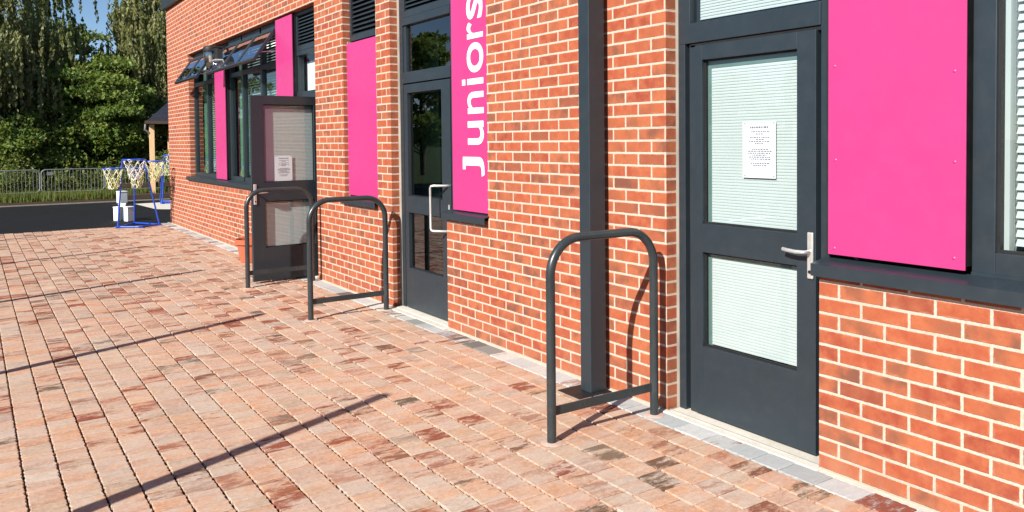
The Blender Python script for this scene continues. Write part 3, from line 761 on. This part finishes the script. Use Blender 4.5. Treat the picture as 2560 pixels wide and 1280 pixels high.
# ------------------------------------------------------------------ basketball stands
def stand(loc, label, sc=1.):
    o = tag(empty('basketball_stand', loc), label, 'basketball stand', 'blue multi hoop basketball stands')
    A = Vector((.02, -.37, .02)); Bp = Vector((0, .37, .02)); Cc = Vector((-.62, .02, .02)); D = Vector((.30, -.02, .02))
    tA = Vector((-.02, -.255, 1.30)); tB = Vector((0, .125, 1.25)); tC = Vector((-.45, .02, 1.12))
    for a, b in ((A, tA), (Bp, tB), (Cc, tC)):
        k = MB(); k.tube([a, b], .0155, 10); k.build('leg', 'blue', o, smooth=True)
    k = MB()
    k.tube([A, D], .018, 10); k.tube([D, Bp], .018, 10); k.tube([A, Cc], .016, 10); k.tube([Cc, Bp], .016, 10); k.tube([tA, tB + Vector((0, 0, .02))], .014, 10); k.tube([tA - Vector((0, 0, .17)), tC], .014, 10); k.tube([tC, tB - Vector((0, 0, .12))], .014, 10)
    for a in (A, D, Bp): k.box(a.x - .05, a.x + .05, a.y - .035, a.y + .035, .0, .032)
    k.build('base_frame', 'blue', o, smooth=True)
    rs = random.Random(5)
    for (hx_, hy_, hz_, hr, mt) in ((.05, -.06, 1.295, .19, 'netw'), (.06, .29, 1.255, .165, 'nety'), (.03, -.43, 1.135, .17, 'nety'), (-.30, .03, 1.115, .16, 'nety')):
        k = MB(); k.tube([(hx_ + hr * math.cos(a), hy_ + hr * math.sin(a), hz_) for a in [2 * math.pi * i / 24 for i in range(24)]], .013, 8, close=True)
        hp = k.build('hoop', 'blue', o, smooth=True)
        for mt2, ph, sg_ in (('netw', 0., 1), (mt, .5, -1)):
            k = MB(); n = 8
            for i in range(n):
                pts = []
                for j in range(9):
                    t = j / 8; a = 2 * math.pi * (i + ph + sg_ * t * 1.6) / n; rr = hr * (1 - .48 * t) + .012 * math.sin(t * 9 + i)
                    pts.append((hx_ + rr * math.cos(a) + rs.uniform(-.012, .012), hy_ + rr * math.sin(a) + rs.uniform(-.012, .012), hz_ - .32 * t * (1 + .2 * math.sin(i * 2.1))))
                k.tube(pts, .0052, 5)
            rr = hr * .55
            for q in range(2): k.tube([(hx_ + rr * math.cos(a), hy_ + rr * math.sin(a), hz_ - .22 - .04 * q - .03 * math.sin(a * 2 + q * 2)) for a in [2 * math.pi * i / 14 for i in range(14)]], .0052, 5, close=True)
            for q in range(3):
                a0 = rs.uniform(0, 6.28); k.tube([(hx_ + .8 * rr * math.cos(a0 + s_ * 2.), hy_ + .8 * rr * math.sin(a0 + s_ * 2.), hz_ - .25 - .14 * math.sin(math.pi * s_)) for s_ in [i / 8 for i in range(9)]], .0052, 5)
            k.build('net', mt2, hp, smooth=True)
    return o
st = stand((-10.92, -.665, 0), 'blue tubular stand with four hoops and white and yellow nets on the paving edge')
c = copy_tree(st); c.location = (-17.2, 1.22, 0); c.rotation_euler.z = R(25); c['label'] = 'second blue hoop stand far behind, mostly hidden by the building corner'

def wbox(loc, rz, w, d, h, label):
    o = tag(empty('storage_box', loc, rz), label, 'box', 'white plastic boxes behind the stand')
    k = MB(); k.box(-w / 2, w / 2, -d / 2, d / 2, 0, h * .9); k.build('body', 'whitebox', o, bevel=.012, seg=3)
    k = MB(); k.box(-w / 2 - .006, w / 2 + .006, -d / 2 - .006, d / 2 + .006, h * .9 + .001, h); k.build('lid', 'whitebox', o, bevel=.01, seg=3)
wbox((-12.42, -.61, -.016), R(20), .15, .15, .31, 'white plastic box standing nearest in the cluster on the tarmac')
wbox((-12.72, -.69, -.016), R(-10), .13, .14, .36, 'tall white plastic box standing between its two white neighbours')
wbox((-12.66, -.79, -.016), R(40), .12, .12, .30, 'small white plastic box leftmost of the cluster on the tarmac')
wbox((-18.3, .10, -.016), R(15), .24, .20, .33, 'white plastic box standing alone far behind near the timber rail')

# ------------------------------------------------------------------ crowd barriers
def barrier(y0, y1, label):
    o = tag(empty('crowd_barrier', (-21.5, (y0 + y1) / 2, 0)), label, 'barrier', 'galvanised crowd barriers along the grass')
    w = (y1 - y0) / 2 - .012; r = .12; zb, zt = .20, .865
    k = MB(); pts = arc((0, w - r, zt - r), r, 0, 90, 6) + arc((0, -w + r, zt - r), r, 90, 180, 6) + arc((0, -w + r, zb + r), r, 180, 270, 6) + arc((0, w - r, zb + r), r, 270, 360, 6)
    k.tube(pts, .0165, 8, close=True); k.build('frame', 'galv', o, smooth=True)
    k = MB(); n = 17
    for i in range(n):
        y = -w + .07 + (2 * w - .14) * i / (n - 1); k.tube([(0, y, zb), (0, y, zt)], .0062, 6)
    k.build('bars', 'galv', o, smooth=True)
    for s in (-1, 1):
        k = MB(); k.tube([(0, s * (w - .22), zb), (.03, s * (w - .22), .02)], .014, 8); k.tube([(-.22, s * (w - .22), .012), (.24, s * (w - .22), .012)], .014, 8); k.build('foot', 'galv', o, smooth=True)
    k = MB(); k.box(-.008, .008, -w + .14, -w + .30, .70, .80); k.build('plate', 'galv', o)
    return o
barrier(-3.32, -1.63, 'grey metal crowd barrier at the left edge before the trees')
barrier(-1.61, .08, 'grey metal crowd barrier in the middle, left of the blue basketball stand')
barrier(.10, 1.80, 'grey metal crowd barrier behind the blue basketball stand')
# low timber rail and log
tr = tag(empty('timber_rail', (-20.7, 2.4, 0)), 'low dark timber rail on short posts beside the shelter', 'fence')
k = MB(); k.box(-.05, .05, -2.1, 2.2, .27, .41); k.build('rail', 'oldtimber', tr, bevel=.01)
for y in (-2.05, -.6, .9, 2.1):
    k = MB(); k.box(-.05, .05, y - .05, y + .05, -.03, .268); k.build('post', 'oldtimber', tr, bevel=.008)
lg = MB(); lg.box(-.09, .09, -2.0, 3.0, -.03, .14)
o = lg.build('timber_edging', 'oldtimber', bevel=.02); o.location = (-19.6, 2.35, 0); tag(o, 'long dark sleeper lying on the earth in front of the timber rail', 'timber')

# shelter
sh = tag(empty('shelter', (-21.8, 2.95, 0), R(-9.5)), 'open timber shelter with pale posts and a dark hipped roof behind the building corner', 'shelter')
for x, y in ((1.35, -1.43), (1.35, 1.43), (-1.35, 1.43), (-1.35, -.85)):
    if 1:
        k = MB(); k.box(x - .075, x + .075, y - .075, y + .075, -.03, 2.2); k.build('post', 'timber', sh, bevel=.008)
k = MB(); k.box(-1.5, 1.5, -1.58, -1.44, 2.2, 2.32); k.box(-1.5, 1.5, 1.44, 1.58, 2.2, 2.32); k.box(1.36, 1.48, -1.44, 1.44, 2.2, 2.32); k.box(-1.48, -1.36, -1.44, 1.44, 2.2, 2.32); k.build('beam', 'oldtimber', sh)
k = MB(); e = 1.60; ap = [(0, -.1, 3.75), (0, .1, 3.75)]
b = [(-e, -e, 2.26), (e, -e, 2.26), (e, e, 2.26), (-e, e, 2.26)]
k.v = b + ap; k.f = [(0, 1, 4), (1, 2, 5, 4), (2, 3, 5), (3, 0, 4, 5), (3, 2, 1, 0)]; k.build('roof', 'slate', sh)
k = MB(); k.box(e, e + .025, -e, e, 2.21, 2.30); k.box(-e, e, -e - .025, -e, 2.21, 2.30); k.build('gutter_board', 'oldtimber', sh)
k = MB(); k.tube([(1.45, -1.60, 2.2), (1.45, -1.62, 2.05), (1.42, -1.52, 1.95), (1.40, -1.51, 1.9)], .03, 8); k.build('downpipe', 'galv', sh, smooth=True)

# ------------------------------------------------------------------ vegetation
def leaves_mesh(name, P, size, mat, parent, down=False, aspect=1.6, tint=None, loc=None):
    n = len(P); P = np.asarray(P, dtype=np.float64)
    d = rng.normal(size=(n, 3)); d /= np.linalg.norm(d, axis=1)[:, None]
    if down: d = d * .45 + np.array([0, 0, -1.]); d /= np.linalg.norm(d, axis=1)[:, None]
    q = rng.normal(size=(n, 3)); q -= (q * d).sum(1)[:, None] * d; q /= np.linalg.norm(q, axis=1)[:, None]
    s = size * rng.uniform(.6, 1.35, n)[:, None]
    a = P - q * s * .5; c = P + q * s * .5; b_ = P + d * s * aspect * .45; t_ = P + d * s * aspect; bb = P - d * s * .15
    Vv = np.stack([P - d * s * .5 * aspect, P + q * s * .42, P + d * s * .5 * aspect, P - q * s * .42], 1).reshape(-1, 3)
    Ff = np.arange(4 * n).reshape(-1, 4)
    me = bpy.data.meshes.new(name); me.vertices.add(4 * n); me.vertices.foreach_set('co', Vv.ravel())
    me.loops.add(4 * n); me.loops.foreach_set('vertex_index', Ff.ravel().astype(np.int32))
    me.polygons.add(n); me.polygons.foreach_set('loop_start', np.arange(0, 4 * n, 4, dtype=np.int32)); me.polygons.foreach_set('loop_total', np.full(n, 4, dtype=np.int32))
    me.update(); me.validate()
    lc = np.ones((n, 4), dtype=np.float32); lc[:, 0] = rng.uniform(0, 1, n) if tint is None else np.clip(tint + rng.normal(0, .16, n), 0, 1); lc[:, 1] = rng.uniform(0, 1, n)
    at = me.color_attributes.new('lcol', 'FLOAT_COLOR', 'POINT'); at.data.foreach_set('color', np.repeat(lc, 4, 0).ravel())
    me.materials.append(M[mat]); o = bpy.data.objects.new(name, me); COL.objects.link(o)
    if parent is not None: o.parent = parent
    if loc: o.location = loc
    return o
def tree(x, y, H, Rr, mat, label, kind='broad', n=26000, size=.085, base=.25, group='trees beyond the barriers', nclump=70, name='tree', seed=0, tr_r=.14):
    r_ = np.random.default_rng(seed + 11)
    o = tag(empty(name, (x, y, -.03)), label, 'tree', group)
    k = MB(); k.tube([(0, 0, 0), (.05, .04, H * .3), (-.04, .05, H * .6), (0, 0, H * .92)], tr_r, 10, r1=.02); tk = k.build('trunk', 'bark', o, smooth=True)
    zc0, zc1 = H * base, H
    C = []
    while len(C) < nclump:
        p = r_.uniform(-1, 1, 3)
        rr = math.hypot(p[0], p[1]); t = (p[2] + 1) / 2
        lim = (1 - .75 * max(0, t - .45) / .55 * 1.) * (.75 + .25 * min(1, t / .25))
        if rr > lim or rr < .30 * lim: continue
        C.append((p[0] * Rr, p[1] * Rr, zc0 + t * (zc1 - zc0)))
    C = np.array(C)
    k = MB()
    for c in C[::2]:
        zb = max(.3, c[2] - .35 * math.hypot(c[0], c[1]) - .4)
        k.tube([(0, 0, min(zb, H * .85)), (c[0] * .5, c[1] * .5, (zb + c[2]) / 2 + .1), tuple(c)], .032, 5, r1=.006)
    k.build('limbs', 'bark', o, smooth=True)
    rad = r_.uniform(.35, .75, nclump) * (Rr / 2.2) ** .5
    per = (rad ** 2 / (rad ** 2).sum() * n).astype(int)
    Ps = []; Ti = []
    for c, rd, m in zip(C, rad, per):
        tint = r_.uniform(.15, .85)
        if kind == 'weep':
            ns = max(6, m // 60); sx = r_.normal(0, rd * .55, (ns, 2)); ln = r_.uniform(.5, 1.9, ns) * (rd / .5)
            for i in range(ns):
                t = r_.uniform(0, 1, 60); q = np.stack([sx[i, 0] * (1 + .15 * t), sx[i, 1] * (1 + .15 * t), .25 * (1 - (sx[i] ** 2).sum()) - t * ln[i]], 1)
                q += r_.normal(0, .028, q.shape); Ps.append(q + c); Ti.append(np.full(60, tint + r_.normal(0, .22)))
        else:
            d = r_.normal(size=(m, 3)); d /= np.linalg.norm(d, axis=1)[:, None]
            d[:, 2] = np.where(d[:, 2] < -.2, d[:, 2] * -.4, d[:, 2])
            q = d * (rd * r_.uniform(.45, 1.12, m) ** .6)[:, None] * np.array([1.25, 1.25, .62])
            q += .09 * np.sin(q[:, [1, 2, 0]] * 17 + tint * 9)
            Ps.append(q + c); Ti.append(np.full(m, tint))
    P = np.concatenate(Ps); T = np.concatenate(Ti)
    T = np.clip(T, 0, 1)
    leaves_mesh('crown', P, size, mat, o, down=(kind == 'weep'), tint=T)
    return o
tree(-25.6, -2.8, 8.9, 2.5, 'birch', 'tall grey green weeping birch at the left edge behind the first barrier', 'weep', 76000, .085, .16, seed=1, nclump=110)
tree(-28.6, -.9, 8.9, 1.7, 'darkleaf', 'dark thin crowned tree seen against the sky above the bright green tree', 'weep', 26000, .08, .30, seed=2, nclump=60)
tree(-25.3, .0, 5.3, 2.0, 'broad', 'bright green broad leaved tree in the centre behind the barriers', 'broad', 56000, .085, .10, seed=3, nclump=95)
tree(-26.6, 2.55, 9.6, 1.95, 'birch', 'tall weeping birch with drooping strands beside the building corner', 'weep', 76000, .085, .10, seed=4, nclump=105)
tree(-24.2, -2.3, 3.5, 1.6, 'broad', 'low bushy green tree behind the left barrier', 'broad', 26000, .08, .08, seed=5, nclump=60)
tree(-24.6, 2.4, 3.3, 1.5, 'darkleaf', 'dark low tree behind the timber shelter', 'broad', 20000, .08, .08, seed=6, nclump=50)
tree(-30.5, 4.5, 10.5, 3.0, 'darkleaf', 'large dark tree farthest back on the right behind the birch', 'broad', 30000, .11, .12, seed=7)
tree(-30.5, -4.3, 10.0, 3.0, 'darkleaf', 'large dark tree farthest back on the left behind the birch', 'broad', 30000, .11, .08, seed=8)
tree(-30.0, .3, 5.4, 3.2, 'darkleaf', 'wide dark tree filling the gap behind the bright green tree', 'broad', 34000, .11, .05, seed=9)
# playground trees to the left of the picture (they shade the road)
t0 = tree(-14.6, -14.5, 6.4, 2.1, 'broad', 'broad leaved tree at the playground edge, out of the picture to the left', 'broad', 22000, .13, .18, 'trees at the playground edge', seed=20)
for i, (x, y, s) in enumerate(((-18.3, -14.0, .75), (-10.3, -15.5, .6), (-6.5, -15.5, .7), (-1.0, -17.5, .65), (4.5, -19, .8), (-28.5, -14.5, 1.15))):
    c = copy_tree(t0); c.location = (x, y, -.03); c.scale = (s, s, s); c.rotation_euler.z = i * 1.7
# undergrowth and grass: uncountable
P = []
for i in range(420):
    cx_, cy_ = rng.uniform(-24.5, -21.7), rng.uniform(-5, 4.2); h = rng.uniform(.4, 1.5) * (.6 + .4 * math.sin(cy_ * 2.1) ** 2); m = 90
    t = rng.uniform(0, 1, m) ** .8; rr = .05 + .16 * t
    a = rng.uniform(0, 6.28, m); P.append(np.stack([cx_ + rr * np.cos(a), cy_ + rr * np.sin(a), t * h], 1))
tag(leaves_mesh('undergrowth', np.concatenate(P), .06, 'weed', None), kind='stuff')
V = []; F = []; Lc = []
n = 19000
gx = rng.uniform(-22.6, -20.6, n); gy = rng.uniform(-5.5, 4.5, n); gx = np.where((gy < 1.2) & (rng.uniform(0, 1, n) < .25), rng.uniform(-21.3, -20.4, n), gx)
for i in range(n):
    h = random.uniform(.06, .34) ; w = .010; a = random.uniform(0, 3.14); lx_, ly_ = random.gauss(0, .03), random.gauss(0, .03); x, y = gx[i], gy[i]
    V += [(x - w * math.cos(a), y - w * math.sin(a), -.02), (x + w * math.cos(a), y + w * math.sin(a), -.02), (x + lx_, y + ly_, h)]; F.append((3 * i, 3 * i + 1, 3 * i + 2))
    Lc += [(random.random(), random.random(), 0, 1)] * 3
me = bpy.data.meshes.new('grass'); me.from_pydata(V, [], F); at = me.color_attributes.new('lcol', 'FLOAT_COLOR', 'POINT'); at.data.foreach_set('color', np.array(Lc, dtype=np.float32).ravel())
me.materials.append(M['weed']); o = bpy.data.objects.new('grass', me); COL.objects.link(o); tag(o, kind='stuff')
